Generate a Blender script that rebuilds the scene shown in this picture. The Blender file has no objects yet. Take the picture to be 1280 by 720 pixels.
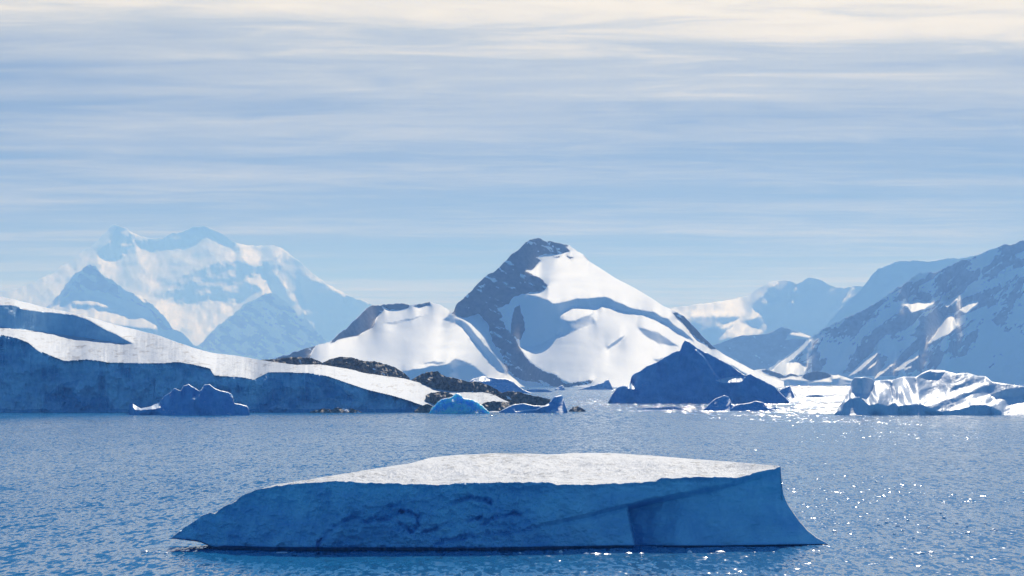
import bpy, math, random
import numpy as np

# ------------------------------------------------------------------ camera
C = bpy.context.scene.collection
F, H = 3000.0, 15.0                      # focal length in 1280-wide pixels, eye height in metres
TH = math.atan(116 / F)                  # upward pitch: the sea horizon lies 116 px under the centre
cam = bpy.data.objects.new('camera', bpy.data.cameras.new('camera'))
C.objects.link(cam)
cam.location = (0, 0, H)
cam.rotation_euler = (math.pi / 2 + TH, 0, 0)
cam.data.sensor_width = 36
cam.data.lens = 36 * F / 1280
cam.data.clip_start = 1
cam.data.clip_end = 200000
bpy.context.scene.camera = cam

# ------------------------------------------------------------------ light and exposure
SUN_EL, SUN_AZ = 38.0, 9.0               # degrees; azimuth to the right of the view axis
sc = bpy.context.scene
sc.view_settings.view_transform = 'Standard'
sc.view_settings.look = 'None'
sc.view_settings.exposure = -0.2
sc.view_settings.gamma = 1.0
sc.cycles.use_denoising = True
sc.cycles.denoising_prefilter = 'ACCURATE'
sc.cycles.volume_bounces = 1
sc.cycles.max_bounces = 6
sun = bpy.data.objects.new('sun', bpy.data.lights.new('sun', 'SUN'))
C.objects.link(sun)
sun.data.energy = 4.7
sun.data.angle = math.radians(0.5)
sun.data.color = (1.0, 0.955, 0.885)
sun.rotation_euler = (math.radians(90 - SUN_EL), 0, math.radians(180 - SUN_AZ))


class NT:
    """small helper to write node trees"""
    def __init__(self, tree):
        self.t = tree

    def n(self, kind, **kw):
        nd = self.t.nodes.new(kind)
        for k, v in kw.items():
            setattr(nd, k, v)
        return nd

    def put(self, sock, v):
        if isinstance(v, bpy.types.NodeSocket):
            self.t.links.new(v, sock)
        elif v is not None:
            sock.default_value = v

    def math(self, op, a, b=None, clamp=False):
        nd = self.n('ShaderNodeMath', operation=op, use_clamp=clamp)
        self.put(nd.inputs[0], a)
        self.put(nd.inputs[1], b)
        return nd.outputs[0]

    def vmath(self, op, a, b=None):
        nd = self.n('ShaderNodeVectorMath', operation=op)
        self.put(nd.inputs[0], a)
        self.put(nd.inputs[1], b)
        return nd.outputs[0]

    def noise(self, vec, scale, detail=4, rough=0.5, dist=0.0, color=False):
        nd = self.n('ShaderNodeTexNoise')
        self.put(nd.inputs['Vector'], vec)
        nd.inputs['Scale'].default_value = scale
        nd.inputs['Detail'].default_value = detail
        nd.inputs['Roughness'].default_value = rough
        nd.inputs['Distortion'].default_value = dist
        return nd.outputs['Color' if color else 'Fac']

    def ramp(self, fac, pts, interp='LINEAR'):
        nd = self.n('ShaderNodeValToRGB')
        nd.color_ramp.interpolation = interp
        e = nd.color_ramp.elements
        while len(e) < len(pts):
            e.new(0.5)
        for k, (p, c) in enumerate(pts):
            e[k].position = p
            e[k].color = tuple(c) + (1,) if hasattr(c, '__len__') else (c, c, c, 1)
        self.put(nd.inputs[0], fac)
        return nd.outputs[0]

    def mix(self, fac, a, b):
        nd = self.n('ShaderNodeMix', data_type='RGBA')
        self.put(nd.inputs[0], fac)
        for s, v in ((6, a), (7, b)):
            if not isinstance(v, bpy.types.NodeSocket):
                v = tuple(v) + (1,)
            self.put(nd.inputs[s], v)
        return nd.outputs[2]

    def smooth(self, v, lo, hi, a=0.0, b=1.0):
        nd = self.n('ShaderNodeMapRange', interpolation_type='SMOOTHSTEP')
        self.put(nd.inputs[0], v)
        for k, q in enumerate((lo, hi, a, b)):
            nd.inputs[k + 1].default_value = q
        return nd.outputs[0]

    def scale(self, vec, s):
        return self.vmath('MULTIPLY', vec, s)


def build_world():
    w = bpy.data.worlds.new('World')
    sc.world = w
    w.use_nodes = True
    w.node_tree.nodes.clear()
    t = NT(w.node_tree)
    sky = t.n('ShaderNodeTexSky', sky_type='NISHITA')
    sky.sun_disc = False
    sky.sun_elevation = math.radians(SUN_EL)
    sky.sun_rotation = math.radians(SUN_AZ)
    sky.air_density, sky.dust_density, sky.ozone_density = 1.0, 0.1, 6.0
    d = t.n('ShaderNodeTexCoord').outputs['Generated']
    sep = t.n('ShaderNodeSeparateXYZ')
    t.put(sep.inputs[0], d)
    x, y, z = sep.outputs
    zz = t.math('ADD', t.math('MAXIMUM', z, 0.0), 0.03)
    comb = t.n('ShaderNodeCombineXYZ')
    t.put(comb.inputs[0], t.math('DIVIDE', x, zz))
    t.put(comb.inputs[1], t.math('DIVIDE', y, zz))
    p = comb.outputs[0]                                      # the direction dropped on a flat cloud deck
    big = t.noise(t.scale(p, (0.4, 0.8, 1)), 0.55, 5, 0.55, 0.6)
    fine = t.noise(t.scale(p, (1.0, 1.9, 1)), 2.2, 7, 0.6, 0.8)
    strk = t.noise(t.scale(p, (0.25, 1.6, 1)), 0.9, 5, 0.55, 0.3)
    cover = t.ramp(t.math('MULTIPLY', z, 2.0), [
        (0.0, .50), (0.06, .53), (0.085, .50), (0.115, .40), (0.17, .43), (0.20, .50), (0.245, .56), (0.285, .84), (0.33, 1.05),
        (0.46, .85), (0.62, .1)])
    n = t.math('ADD', t.math('MULTIPLY', t.math('SUBTRACT', big, 0.5), 1.5),
               t.math('MULTIPLY', t.math('SUBTRACT', strk, 0.5), 1.1))
    n = t.math('ADD', n, t.math('MULTIPLY', t.math('SUBTRACT', fine, 0.5), 0.75))
    cov = t.math('ADD', cover, t.math('MULTIPLY', n, 0.72), clamp=True)
    front = t.smooth(y, 0.0, 0.75)                           # the cloud bank hangs over the mountains ahead
    low = t.smooth(z, 0.31, 0.19)
    cov = t.math('MULTIPLY', t.math('MULTIPLY', cov, front), low)
    cream = t.ramp(cov, [(0.0, (1.45, 2.0, 3.1)), (0.4, (2.7, 3.4, 4.4)), (0.75, (5.9, 6.3, 6.0)), (1.0, (11.2, 10.6, 8.2))])
    clear = t.scale(sky.outputs[0], (0.36, 0.76, 1.04))
    # a thin veil of high cloud whitens the blue ahead
    veil = t.mix(t.math('MULTIPLY', front, t.math('MULTIPLY', low, 0.85)), clear, (1.4, 2.0, 3.2))
    col = t.mix(t.smooth(cov, 0.02, 0.45), veil, cream)
    bg = t.n('ShaderNodeBackground')
    bg.inputs[1].default_value = 0.1
    t.put(bg.inputs[0], col)
    out = t.n('ShaderNodeOutputWorld')
    t.t.links.new(bg.outputs[0], out.inputs[0])


build_world()

# ------------------------------------------------------------------ numbers: noise, curves, polygons


def _hash(ix, iy, iz, seed):
    h = (ix.astype(np.int64) * 374761393 + iy.astype(np.int64) * 668265263 + iz.astype(np.int64) * 2147483647 + seed * 974711) & 0xffffffff
    h = ((h ^ (h >> 13)) * 1274126177) & 0xffffffff
    h = ((h ^ (h >> 16)) * 2246822519) & 0xffffffff
    return ((h ^ (h >> 15)) & 0xffffff) / float(0xffffff) * 2 - 1


def vnoise(x, y, z=None, seed=0):
    if z is None:
        z = np.zeros_like(x)
    ix, iy, iz = np.floor(x), np.floor(y), np.floor(z)
    fx, fy, fz = x - ix, y - iy, z - iz
    fx, fy, fz = (q * q * q * (q * (q * 6 - 15) + 10) for q in (fx, fy, fz))
    r = 0
    for a in (0, 1):
        for b in (0, 1):
            for c in (0, 1):
                wgt = (fx if a else 1 - fx) * (fy if b else 1 - fy) * (fz if c else 1 - fz)
                r = r + wgt * _hash(ix + a, iy + b, iz + c, seed)
    return r


def fbm(x, y, z=None, seed=0, octaves=4, gain=0.5):
    r, amp, tot = 0, 1.0, 0
    for k in range(octaves):
        s = 2.03 ** k
        r = r + amp * vnoise(x * s + 11.3 * k, y * s + 7.7 * k, None if z is None else z * s, seed + k)
        tot += amp
        amp *= gain
    return r / tot


def curve(pts, x):
    p = np.array(pts, float)
    return np.interp(x, p[:, 0], p[:, 1])


def smoothcurve(pts, x, s=3.0):
    k = np.linspace(-2, 2, 9)
    w = np.exp(-k * k)
    w /= w.sum()
    return sum(wi * curve(pts, x + ki * s) for wi, ki in zip(w, k))


def inside(poly, x, y):
    p = np.array(poly, float)
    r = np.zeros(x.shape, bool)
    j = len(p) - 1
    for i in range(len(p)):
        xi, yi, xj, yj = p[i, 0], p[i, 1], p[j, 0], p[j, 1]
        if yi != yj:
            r ^= ((yi > y) != (yj > y)) & (x < (xj - xi) * (y - yi) / (yj - yi) + xi)
        j = i
    return r


def nearline(pts, x, y):
    """distance in pixels to a polyline"""
    best = np.full(x.shape, 1e9)
    for (ax, ay), (bx, by) in zip(pts[:-1], pts[1:]):
        dx, dy = bx - ax, by - ay
        u = np.clip(((x - ax) * dx + (y - ay) * dy) / (dx * dx + dy * dy), 0, 1)
        best = np.minimum(best, np.hypot(x - ax - u * dx, y - ay - u * dy))
    return best


CS, SN = math.cos(TH), math.sin(TH)


def at_depth(px, py, d):
    """the point at world depth d that the photograph shows at (px, py)"""
    v = 360 - py
    k = d / (F * CS - v * SN)
    return (px - 640) * k, d + 0 * k, H + (F * SN + v * CS) * k


def sea_depth(py):
    v = 360 - py
    return -H * (F * CS - v * SN) / (F * SN + v * CS)


def blur(a, s, axis):
    if s <= 0:
        return a
    r = int(math.ceil(3 * s))
    k = np.exp(-0.5 * (np.arange(-r, r + 1) / s) ** 2)
    k /= k.sum()
    pad = [(0, 0)] * a.ndim
    pad[axis] = (r, r)
    b = np.pad(a, pad, mode='edge')
    n = a.shape[axis]
    return sum(w * np.take(b, np.arange(i, i + n), axis=axis) for i, w in enumerate(k))


def integrate(gx, gy, w):
    """the field whose gradients come closest to gx (weighted w) and gy; axis 0 is x, axis 1 is y"""
    n, m = gx.shape
    div = np.zeros((n, m))
    hx = w * 0.5 * (gx[1:] + gx[:-1])
    hy = 0.5 * (gy[:, 1:] + gy[:, :-1])
    div[:-1] += hx
    div[1:] -= hx
    div[:, :-1] += hy
    div[:, 1:] -= hy
    e = np.concatenate([div, div[::-1]], 0)
    e = np.concatenate([e, e[:, ::-1]], 1)
    f = np.fft.fft2(e)
    kx = 2 * np.cos(2 * np.pi * np.arange(2 * n) / (2 * n)) - 2
    ky = 2 * np.cos(2 * np.pi * np.arange(2 * m) / (2 * m)) - 2
    lam = w * kx[:, None] + ky[None, :]
    lam[0, 0] = 1
    f = f / lam
    f[0, 0] = 0
    return np.real(np.fft.ifft2(f))[:n, :m]


def bilinear(a, x, y):
    n, m = a.shape
    x = np.clip(x, 0, n - 1.001)
    y = np.clip(y, 0, m - 1.001)
    i, j = x.astype(int), y.astype(int)
    u, v = x - i, y - j
    return (a[i, j] * (1 - u) * (1 - v) + a[i + 1, j] * u * (1 - v) + a[i, j + 1] * (1 - u) * v + a[i + 1, j + 1] * u * v)

# ------------------------------------------------------------------ objects


def tag(o, label=None, cat=None, group=None, kind=None):
    if label:
        o['label'] = label
    if cat:
        o['category'] = cat
    if group:
        o['group'] = group
    if kind:
        o['kind'] = kind
    return o


def empty(name, loc):
    o = bpy.data.objects.new(name, None)
    o.location = loc
    C.objects.link(o)
    return o


def mesh_object(name, verts, quads, mat, attrs=None, origin=None, parent=None, smooth=True):
    used = np.unique(quads)
    remap = np.full(len(verts), -1)
    remap[used] = np.arange(len(used))
    v = verts[used].astype(np.float64)
    q = remap[quads]
    if origin is None:
        origin = (float(v[:, 0].mean()), float(v[:, 1].mean()), 0.0)
    v = v - np.array(origin)
    me = bpy.data.meshes.new(name)
    me.vertices.add(len(v))
    me.vertices.foreach_set('co', v.astype(np.float32).ravel())
    k = q.shape[1]
    me.loops.add(q.size)
    me.loops.foreach_set('vertex_index', q.astype(np.int32).ravel())
    me.polygons.add(len(q))
    me.polygons.foreach_set('loop_start', np.arange(0, q.size, k, dtype=np.int32))
    me.polygons.foreach_set('use_smooth', np.full(len(q), smooth))
    for an, av in (attrs or {}).items():
        a = me.attributes.new(an, 'FLOAT', 'POINT')
        a.data.foreach_set('value', np.asarray(av, float).ravel()[used].astype(np.float32))
    me.update()
    me.validate()
    me.materials.append(mat)
    o = bpy.data.objects.new(name, me)
    C.objects.link(o)
    if parent is not None:
        o.parent = parent
        o.location = np.array(origin) - np.array(parent.location)
    else:
        o.location = origin
    return o


def grid_quads(n, m):
    i, j = np.meshgrid(np.arange(n - 1), np.arange(m - 1), indexing='ij')
    a = (i * m + j).ravel()
    return np.stack([a, a + m, a + m + 1, a + 1], 1)


def relief(name, mat, top, base, x0, x1, step=1.0, rows=150, depth=None, slope=20.0, regions=(), rock=(), warp=1.5, warp_s=9.0,
           gamp=0.25, gscale=(18, 18), shear=0.0, namp=0.0, nscale=12.0, w=0.05, jag=0.0, jag_s=5.0, soft=1.0, back=1.6, seed=1,
           rockfree=0.0, rim=0.0, rimslope=12, sea=False, nback=14, func=None, parts=None, sink=-2.5, hfunc=None, jagw=None, side=0.0):
    """A landform or berg as a real height surface.  The photograph gives its outline; how steep each region is decides how far
    back it climbs.  regions: (polygon, slope in degrees); rock: polygons of bare rock.  Behind the crest it falls back to the sea."""
    px = np.arange(x0, x1 + step * .5, step)
    bs = curve(base, px) if hasattr(base, '__len__') else np.full(px.shape, float(base))
    tp = smoothcurve(top, px, 0.8)
    if jag:
        tp = tp + jag * (curve(jagw, px) if jagw else 1.0) * fbm(px / jag_s, px * 0 + seed, seed=seed + 50, octaves=4, gain=0.7)
    tp = np.minimum(tp, bs - 0.3)
    ylo, yhi = tp.min() - 2, bs.max() + 2
    gy_ = np.arange(yhi, ylo - step, -step)                        # from the foot upwards
    X, Y = np.meshgrid(px, gy_, indexing='ij')
    d0 = sea_depth(float(np.median(bs))) if depth is None else depth
    wx = X + warp * fbm(X / warp_s, Y / warp_s, seed=seed + 5, octaves=5, gain=0.75)
    wy = Y + warp * fbm(X / warp_s, Y / warp_s, seed=seed + 9, octaves=5, gain=0.75)
    S = np.full(X.shape, float(slope))
    for poly, s in regions:
        S[inside(poly, wx, wy)] = s
    R = np.zeros(X.shape)
    for poly, s, free in rock:
        m = inside(poly, wx, wy)
        S[m] = s
        R[m] = 1.0
        if free:
            hole = m & (fbm((X + Y * .6) / 17, (Y - X * .55) / 5.5, seed=seed + 31, octaves=4, gain=.6) > free)
            R[hole] = 0
    if func:
        S, R = func(X, Y, wx, wy, S, R)
    if rim:
        S[(Y - tp[:, None]) < rim] = rimslope
    u = X + shear * Y
    S = S * np.exp(gamp * 1.6 * fbm(u / gscale[0], Y / gscale[1], seed=seed + 17, octaves=5, gain=0.55))
    S = np.clip(S, 4, 84)
    S = blur(blur(S, soft, 0), soft, 1)
    gy = (d0 / F) / np.tan(np.radians(S)) * step                   # depth gained per row
    D = integrate(np.zeros_like(gy), gy, w)
    D = blur(D, side / step, 0)
    if namp:
        D = D + namp * d0 / F * fbm(X / nscale, Y / nscale, seed=seed + 23, octaves=5, gain=0.5)
    if hfunc is not None:
        D = D + hfunc(X, Y) * d0 / F
    rb = (yhi - bs) / step
    ii = np.arange(len(px)).astype(float)
    atfoot = bilinear(D, ii, rb)
    if sea:
        af = blur(atfoot[:, None], 12 / step, 0)
        D = D - af - (atfoot[:, None] - af) * np.exp(-np.maximum(0, bs[:, None] - Y) / 10.0)
    else:
        D = D - np.median(atfoot)
    v = np.linspace(0, 1, rows)
    PY = bs[:, None] + (tp - bs)[:, None] * v[None, :]
    II = np.repeat(ii[:, None], rows, 1)
    PD = d0 + bilinear(D, II, (yhi - PY) / step)
    if sea:
        PD = PD + (sea_depth(bs) - d0)[:, None]
    PX = np.repeat(px[:, None], rows, 1)
    x, y, z = at_depth(PX, PY, PD)
    RK = bilinear(R, II, (yhi - PY) / step)
    cols = [np.stack([x[:, 0], y[:, 0] + 0.02 * d0 / F, np.minimum(z[:, 0] - 1, sink)], 1)[:, None]]
    cols.append(np.stack([x, y, z], 2))
    zr, yr, xr = z[:, -1], y[:, -1], x[:, -1]
    hgt = np.maximum(zr, 0.3)
    tt = np.linspace(0, 1, nback + 1)[1:]
    bk = []
    for t in tt:
        zz = zr + (sink - zr) * t ** 1.35
        dd = yr + back * hgt * t
        if 0 < t < 1:
            zz = zz + hgt * 0.10 * fbm(px / 14, px * 0 + t * 3, seed=seed + 61) * math.sin(math.pi * t)
        s = dd / yr
        bk.append(np.stack([xr * s, dd, zz], 1)[:, None])
    V = np.concatenate(cols + bk, 1)
    n, m = V.shape[:2]
    RKa = np.concatenate([RK[:, :1], RK, np.repeat(RK[:, -1:], len(bk), 1)], 1)
    Q = grid_quads(n, m)
    verts = V.reshape(-1, 3)
    attrs = {'rock': RKa}
    if parts:
        PYa = np.concatenate([PY[:, :1], PY, np.repeat(PY[:, -1:] - 5, len(bk), 1)], 1)
        PXa = np.repeat(px[:, None], m, 1)
        qx = PXa.reshape(-1)[Q].mean(1)
        qy = PYa.reshape(-1)[Q].mean(1)
        root = empty(name, (float(np.median(x[:, 0])), d0, 0))
        left = np.ones(len(Q), bool)
        for pn, pm, fn in parts:
            sel = left & fn(qx, qy)
            left &= ~sel
            mesh_object(pn, verts, Q[sel], pm, attrs, parent=root)
        return root
    return mesh_object(name, verts, Q, mat, attrs)

# ------------------------------------------------------------------ materials


def new_mat(name):
    m = bpy.data.materials.new(name)
    m.use_nodes = True
    m.node_tree.nodes.clear()
    t = NT(m.node_tree)
    b = t.n('ShaderNodeBsdfPrincipled')
    o = t.n('ShaderNodeOutputMaterial')
    t.t.links.new(b.outputs[0], o.inputs[0])
    return m, t, b


def mat_landform(name, scale, rockcol=(0.10, 0.095, 0.09), rock2=(0.045, 0.043, 0.042), snow=(0.79, 0.85, 0.91), bump=0.0, amp=0.5,
                 dirt=0.0):
    """snow with bare rock where the rock shows; scale is the size in metres of the smallest rock pattern"""
    m, t, b = new_mat(name)
    pos = t.n('ShaderNodeNewGeometry').outputs['Position']
    at = t.n('ShaderNodeAttribute', attribute_name='rock').outputs['Fac']
    n1 = t.noise(pos, 1.0 / scale, 6, 0.65)
    n2 = t.noise(pos, 0.22 / scale, 5, 0.6)
    f = t.math('ADD', at, t.math('MULTIPLY', t.math('SUBTRACT', n1, 0.5), amp))
    f = t.smooth(f, 0.42, 0.58)
    rk = t.mix(t.smooth(n1, 0.35, 0.65), rock2, rockcol)
    sn = t.mix(n2, tuple(c * 0.93 for c in snow), snow)
    if dirt:
        n3 = t.noise(t.scale(pos, (0.5, 0.12, 1.0)), 2.2 / scale, 6, 0.7)
        sn = t.mix(t.math('MULTIPLY', t.smooth(n3, 0.53, 0.66), dirt), sn, (0.30, 0.31, 0.34))
    t.put(b.inputs['Base Color'], t.mix(f, sn, rk))
    b.inputs['Roughness'].default_value = 0.65
    b.inputs['Specular IOR Level'].default_value = 0.25
    if bump:
        bp = t.n('ShaderNodeBump')
        bp.inputs['Strength'].default_value = 1.0
        bp.inputs['Distance'].default_value = bump
        t.put(bp.inputs['Height'], t.noise(pos, 0.6 / scale, 7, 0.6))
        t.put(b.inputs['Normal'], bp.outputs[0])
    return m


def mat_ice(name, pale, deep, scale, bump=0.15, rough=0.45):
    """glacier ice: pale bubbly ice with veins and patches of clear deep blue ice ('rock' carries how clear it is)"""
    m, t, b = new_mat(name)
    pos = t.n('ShaderNodeNewGeometry').outputs['Position']
    at = t.n('ShaderNodeAttribute', attribute_name='rock').outputs['Fac']
    n1 = t.noise(t.scale(pos, (1, 1, 0.8)), 1.0 / scale, 6, 0.6, 0.4)
    n2 = t.noise(t.scale(pos, (0.5, 0.5, 2.2)), 0.55 / scale, 5, 0.6, 0.8)
    f = t.math('ADD', t.math('MULTIPLY', t.smooth(n1, 0.38, 0.7), 0.38), t.math('MULTIPLY', t.smooth(n2, 0.45, 0.62), 0.22))
    f = t.math('ADD', f, t.math('MULTIPLY', at, 0.55), clamp=True)
    t.put(b.inputs['Base Color'], t.mix(f, pale, deep))
    b.inputs['Roughness'].default_value = rough
    b.inputs['Specular IOR Level'].default_value = 0.3
    bp = t.n('ShaderNodeBump')
    bp.inputs['Strength'].default_value = 0.8
    bp.inputs['Distance'].default_value = bump
    t.put(bp.inputs['Height'], t.noise(pos, 1.6 / scale, 7, 0.62))
    t.put(b.inputs['Normal'], bp.outputs[0])
    return m


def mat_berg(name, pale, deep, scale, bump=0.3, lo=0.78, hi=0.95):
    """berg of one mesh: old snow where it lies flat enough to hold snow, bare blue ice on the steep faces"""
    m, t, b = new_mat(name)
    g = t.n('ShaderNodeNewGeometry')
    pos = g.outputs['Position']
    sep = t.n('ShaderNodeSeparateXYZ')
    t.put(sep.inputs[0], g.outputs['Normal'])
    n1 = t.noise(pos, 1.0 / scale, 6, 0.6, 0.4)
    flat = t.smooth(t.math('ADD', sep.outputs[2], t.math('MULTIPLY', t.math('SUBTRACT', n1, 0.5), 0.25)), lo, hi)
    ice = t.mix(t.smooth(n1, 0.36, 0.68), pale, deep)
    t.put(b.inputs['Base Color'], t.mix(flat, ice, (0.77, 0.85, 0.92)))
    b.inputs['Roughness'].default_value = 0.5
    b.inputs['Specular IOR Level'].default_value = 0.3
    bp = t.n('ShaderNodeBump')
    bp.inputs['Strength'].default_value = 0.7
    bp.inputs['Distance'].default_value = bump
    t.put(bp.inputs['Height'], t.noise(pos, 1.4 / scale, 6, 0.6))
    t.put(b.inputs['Normal'], bp.outputs[0])
    return m


def mat_snow(name, scale, bump, speck):
    m, t, b = new_mat(name)
    pos = t.n('ShaderNodeNewGeometry').outputs['Position']
    n1 = t.noise(t.scale(pos, (1, .35, 1)), 1.0 / scale, 7, 0.7)
    n2 = t.noise(t.scale(pos, (1, .5, 1)), 0.07 / scale, 5, 0.6)
    f = t.math('MULTIPLY', t.smooth(t.math('ADD', t.math('MULTIPLY', n1, 0.75), t.math('MULTIPLY', n2, 0.25)), 0.50, 0.62), speck)
    t.put(b.inputs['Base Color'], t.mix(f, (0.62, 0.65, 0.69), (0.16, 0.18, 0.22)))  # dark specks paint the shading of sun cups into the snow colour
    b.inputs['Roughness'].default_value = 0.55
    b.inputs['Specular IOR Level'].default_value = 0.4
    bp = t.n('ShaderNodeBump')
    bp.inputs['Strength'].default_value = 1.0
    bp.inputs['Distance'].default_value = bump
    t.put(bp.inputs['Height'], n1)
    t.put(b.inputs['Normal'], bp.outputs[0])
    return m


def mat_water():
    m, t, b = new_mat('sea_water')
    pos = t.n('ShaderNodeNewGeometry').outputs['Position']
    tot = None
    # ripples, wind waves and long windrows running away from the shore; each octave gives its own wave slope
    sp = t.n('ShaderNodeSeparateXYZ')
    t.put(sp.inputs[0], pos)
    y = sp.outputs[1]
    near, out, off1 = t.smooth(y, 700, 350), t.smooth(y, 620, 1000), t.smooth(y, 900, 1250)    # the sea is rougher away from the bay's mouth
    for sx, sy, off, amp, where in ((2.2, 0.50, 0, .64, None), (0.8, 0.20, 7, .36, None), (0.8, 0.035, 3, .45, out), (0.25, 0.06, 5, .14, None)):
        c = t.noise(t.vmath('ADD', t.scale(pos, (sx, sy, 0)), (off, off * 2.3, off)), 1.0, 2, 0.5, 0.0, True)
        c = t.scale(t.vmath('SUBTRACT', c, (0.5, 0.5, 0.5)), (amp * 0.9, amp * 1.1, 0))
        if where is not None:
            c = t.vmath('MULTIPLY', c, where)
        tot = c if tot is None else t.vmath('ADD', tot, c)
    # the few steepest crests lean shorewards and flash in the sun
    for sx, sy, lo, hi, amp, where in ((2.4, 0.30, .84, .90, .10, near), (1.4, 0.04, .66, .80, .21, out), (0.8, 0.012, .54, .70, .28, off1)):
        c = t.noise(t.vmath('ADD', t.scale(pos, (sx, sy, 0)), (sx * 31, 4, 9)), 1.0, 1, 0.5)
        st = t.math('MULTIPLY', t.math('MULTIPLY', t.smooth(c, lo, hi), -amp), where)
        cb = t.n('ShaderNodeCombineXYZ')
        t.put(cb.inputs[1], st)
        tot = t.vmath('ADD', tot, cb.outputs[0])
    gust = t.noise(t.scale(pos, (0.012, 0.0035, 1)), 1.0, 4, 0.55)
    amt = t.smooth(gust, 0.3, 0.7, 0.6, 1.2)
    sc3 = t.n('ShaderNodeVectorMath', operation='SCALE')
    t.put(sc3.inputs[0], tot)
    t.put(sc3.inputs['Scale'], amt)
    nrm = t.vmath('NORMALIZE', t.vmath('ADD', sc3.outputs[0], (0, -0.075, 1)))
    t.put(b.inputs['Normal'], nrm)
    b.inputs['Base Color'].default_value = (0.008, 0.165, 0.36, 1)
    b.inputs['Roughness'].default_value = 0.12
    b.inputs['IOR'].default_value = 1.333
    return m


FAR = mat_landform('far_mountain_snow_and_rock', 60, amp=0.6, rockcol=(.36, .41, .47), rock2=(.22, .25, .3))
MID = mat_landform('mountain_snow_and_rock', 12, amp=0.5, rockcol=(.10, .10, .105), rock2=(.022, .022, .026))
ROCK = mat_landform('shore_rock', 1.6, rockcol=(0.33, 0.28, 0.245), rock2=(0.10, 0.09, 0.085), bump=0.6, amp=0.5)
GLSNOW = mat_landform('glacier_snow', 5, bump=0.5, dirt=0.9, snow=(.62, .67, .72), rockcol=(.25, .23, .22))
GLICE = mat_ice('glacier_ice', (0.48, 0.76, 0.92), (0.13, 0.40, 0.64), 9.0, 0.6)
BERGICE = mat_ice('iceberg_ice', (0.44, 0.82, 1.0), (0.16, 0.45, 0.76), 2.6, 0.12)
BERGSNOW = mat_snow('iceberg_snow', 1.0, 0.6, 0.9)
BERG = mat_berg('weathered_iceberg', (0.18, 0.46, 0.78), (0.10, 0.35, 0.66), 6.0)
BLUEBERG = mat_berg('clear_blue_iceberg', (0.32, 0.82, 1.0), (0.08, 0.52, 0.95), 4.0)
bb = [n for n in BLUEBERG.node_tree.nodes if n.type == 'BSDF_PRINCIPLED'][0]     # clear ice: sunlight from behind glows through it
bb.inputs['Subsurface Weight'].default_value = 0.9
bb.inputs['Subsurface Scale'].default_value = 3.0
bb.inputs['Subsurface Radius'].default_value = (0.25, 0.9, 1.6)
FLUTED = mat_berg('fluted_iceberg', (0.74, 0.82, 0.92), (0.60, 0.73, 0.87), 5.0, 0.15, 0.2, 0.5)

# ------------------------------------------------------------------ water and air


def sheet(name, mat, xs, ys):
    v = np.array([(x, y, 0.0) for x in xs for y in ys])
    return mesh_object(name, v, grid_quads(len(xs), len(ys)), mat, origin=(0, 0, 0), smooth=False)


sea = sheet('water', mat_water(), np.linspace(-30000, 30000, 7), np.array([-2000, 0, 1000, 4000, 12000, 25000, 42000.]))
tag(sea, 'rippled blue sea with sun glints around the icebergs', 'sea', kind='structure')


def haze():
    x, y0, y1, z0, z1 = 31000, -2200, 43000, -6, 1760
    v = np.array([(a, b, c) for a in (-x, x) for b in (y0, y1) for c in (z0, z1)], float)
    q = np.array([(0, 1, 3, 2), (4, 6, 7, 5), (0, 4, 5, 1), (2, 3, 7, 6), (0, 2, 6, 4), (1, 5, 7, 3)])
    m = bpy.data.materials.new('sea_air')
    m.use_nodes = True
    m.node_tree.nodes.clear()
    t = NT(m.node_tree)
    p = t.n('ShaderNodeVolumePrincipled')
    p.inputs['Color'].default_value = (0.24, 0.48, 1.0, 1)
    p.inputs['Absorption Color'].default_value = (1, 1, 1, 1)
    p.inputs['Density'].default_value = 0.8e-4
    p.inputs['Anisotropy'].default_value = 0.25
    o = t.n('ShaderNodeOutputMaterial')
    t.t.links.new(p.outputs[0], o.inputs['Volume'])
    h = mesh_object('haze', v, q, m, origin=(0, 0, 0), smooth=False)
    tag(h, 'thin blue haze lying over the sea and the far mountains', 'haze', kind='stuff')


haze()

# ------------------------------------------------------------------ mountains


def mountain(name, label, cat='mountain', **kw):
    o = relief(name, kw.pop('mat', FAR), **kw)
    return tag(o, label, cat, kind='structure')


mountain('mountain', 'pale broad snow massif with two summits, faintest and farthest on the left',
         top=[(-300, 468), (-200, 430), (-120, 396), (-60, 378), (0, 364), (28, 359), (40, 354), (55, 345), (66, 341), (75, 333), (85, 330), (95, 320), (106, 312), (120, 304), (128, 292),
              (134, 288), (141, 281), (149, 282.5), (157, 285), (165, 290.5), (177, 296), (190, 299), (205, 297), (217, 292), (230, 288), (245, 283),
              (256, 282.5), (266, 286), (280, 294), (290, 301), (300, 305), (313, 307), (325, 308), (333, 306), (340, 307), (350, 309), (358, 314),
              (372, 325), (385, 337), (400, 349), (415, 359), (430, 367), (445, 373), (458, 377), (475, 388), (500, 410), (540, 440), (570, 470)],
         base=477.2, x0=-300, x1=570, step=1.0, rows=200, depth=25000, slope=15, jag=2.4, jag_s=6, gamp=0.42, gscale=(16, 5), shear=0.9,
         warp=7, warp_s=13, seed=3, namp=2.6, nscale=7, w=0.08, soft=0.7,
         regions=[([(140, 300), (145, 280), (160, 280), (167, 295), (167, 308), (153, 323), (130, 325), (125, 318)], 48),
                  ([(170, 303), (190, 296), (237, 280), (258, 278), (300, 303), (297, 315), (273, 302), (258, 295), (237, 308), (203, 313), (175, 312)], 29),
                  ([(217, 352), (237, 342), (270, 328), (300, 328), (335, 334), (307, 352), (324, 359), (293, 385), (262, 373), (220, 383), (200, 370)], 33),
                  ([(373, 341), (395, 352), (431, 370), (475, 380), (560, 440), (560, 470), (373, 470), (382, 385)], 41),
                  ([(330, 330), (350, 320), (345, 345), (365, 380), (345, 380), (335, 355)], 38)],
         rock=[])
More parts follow.
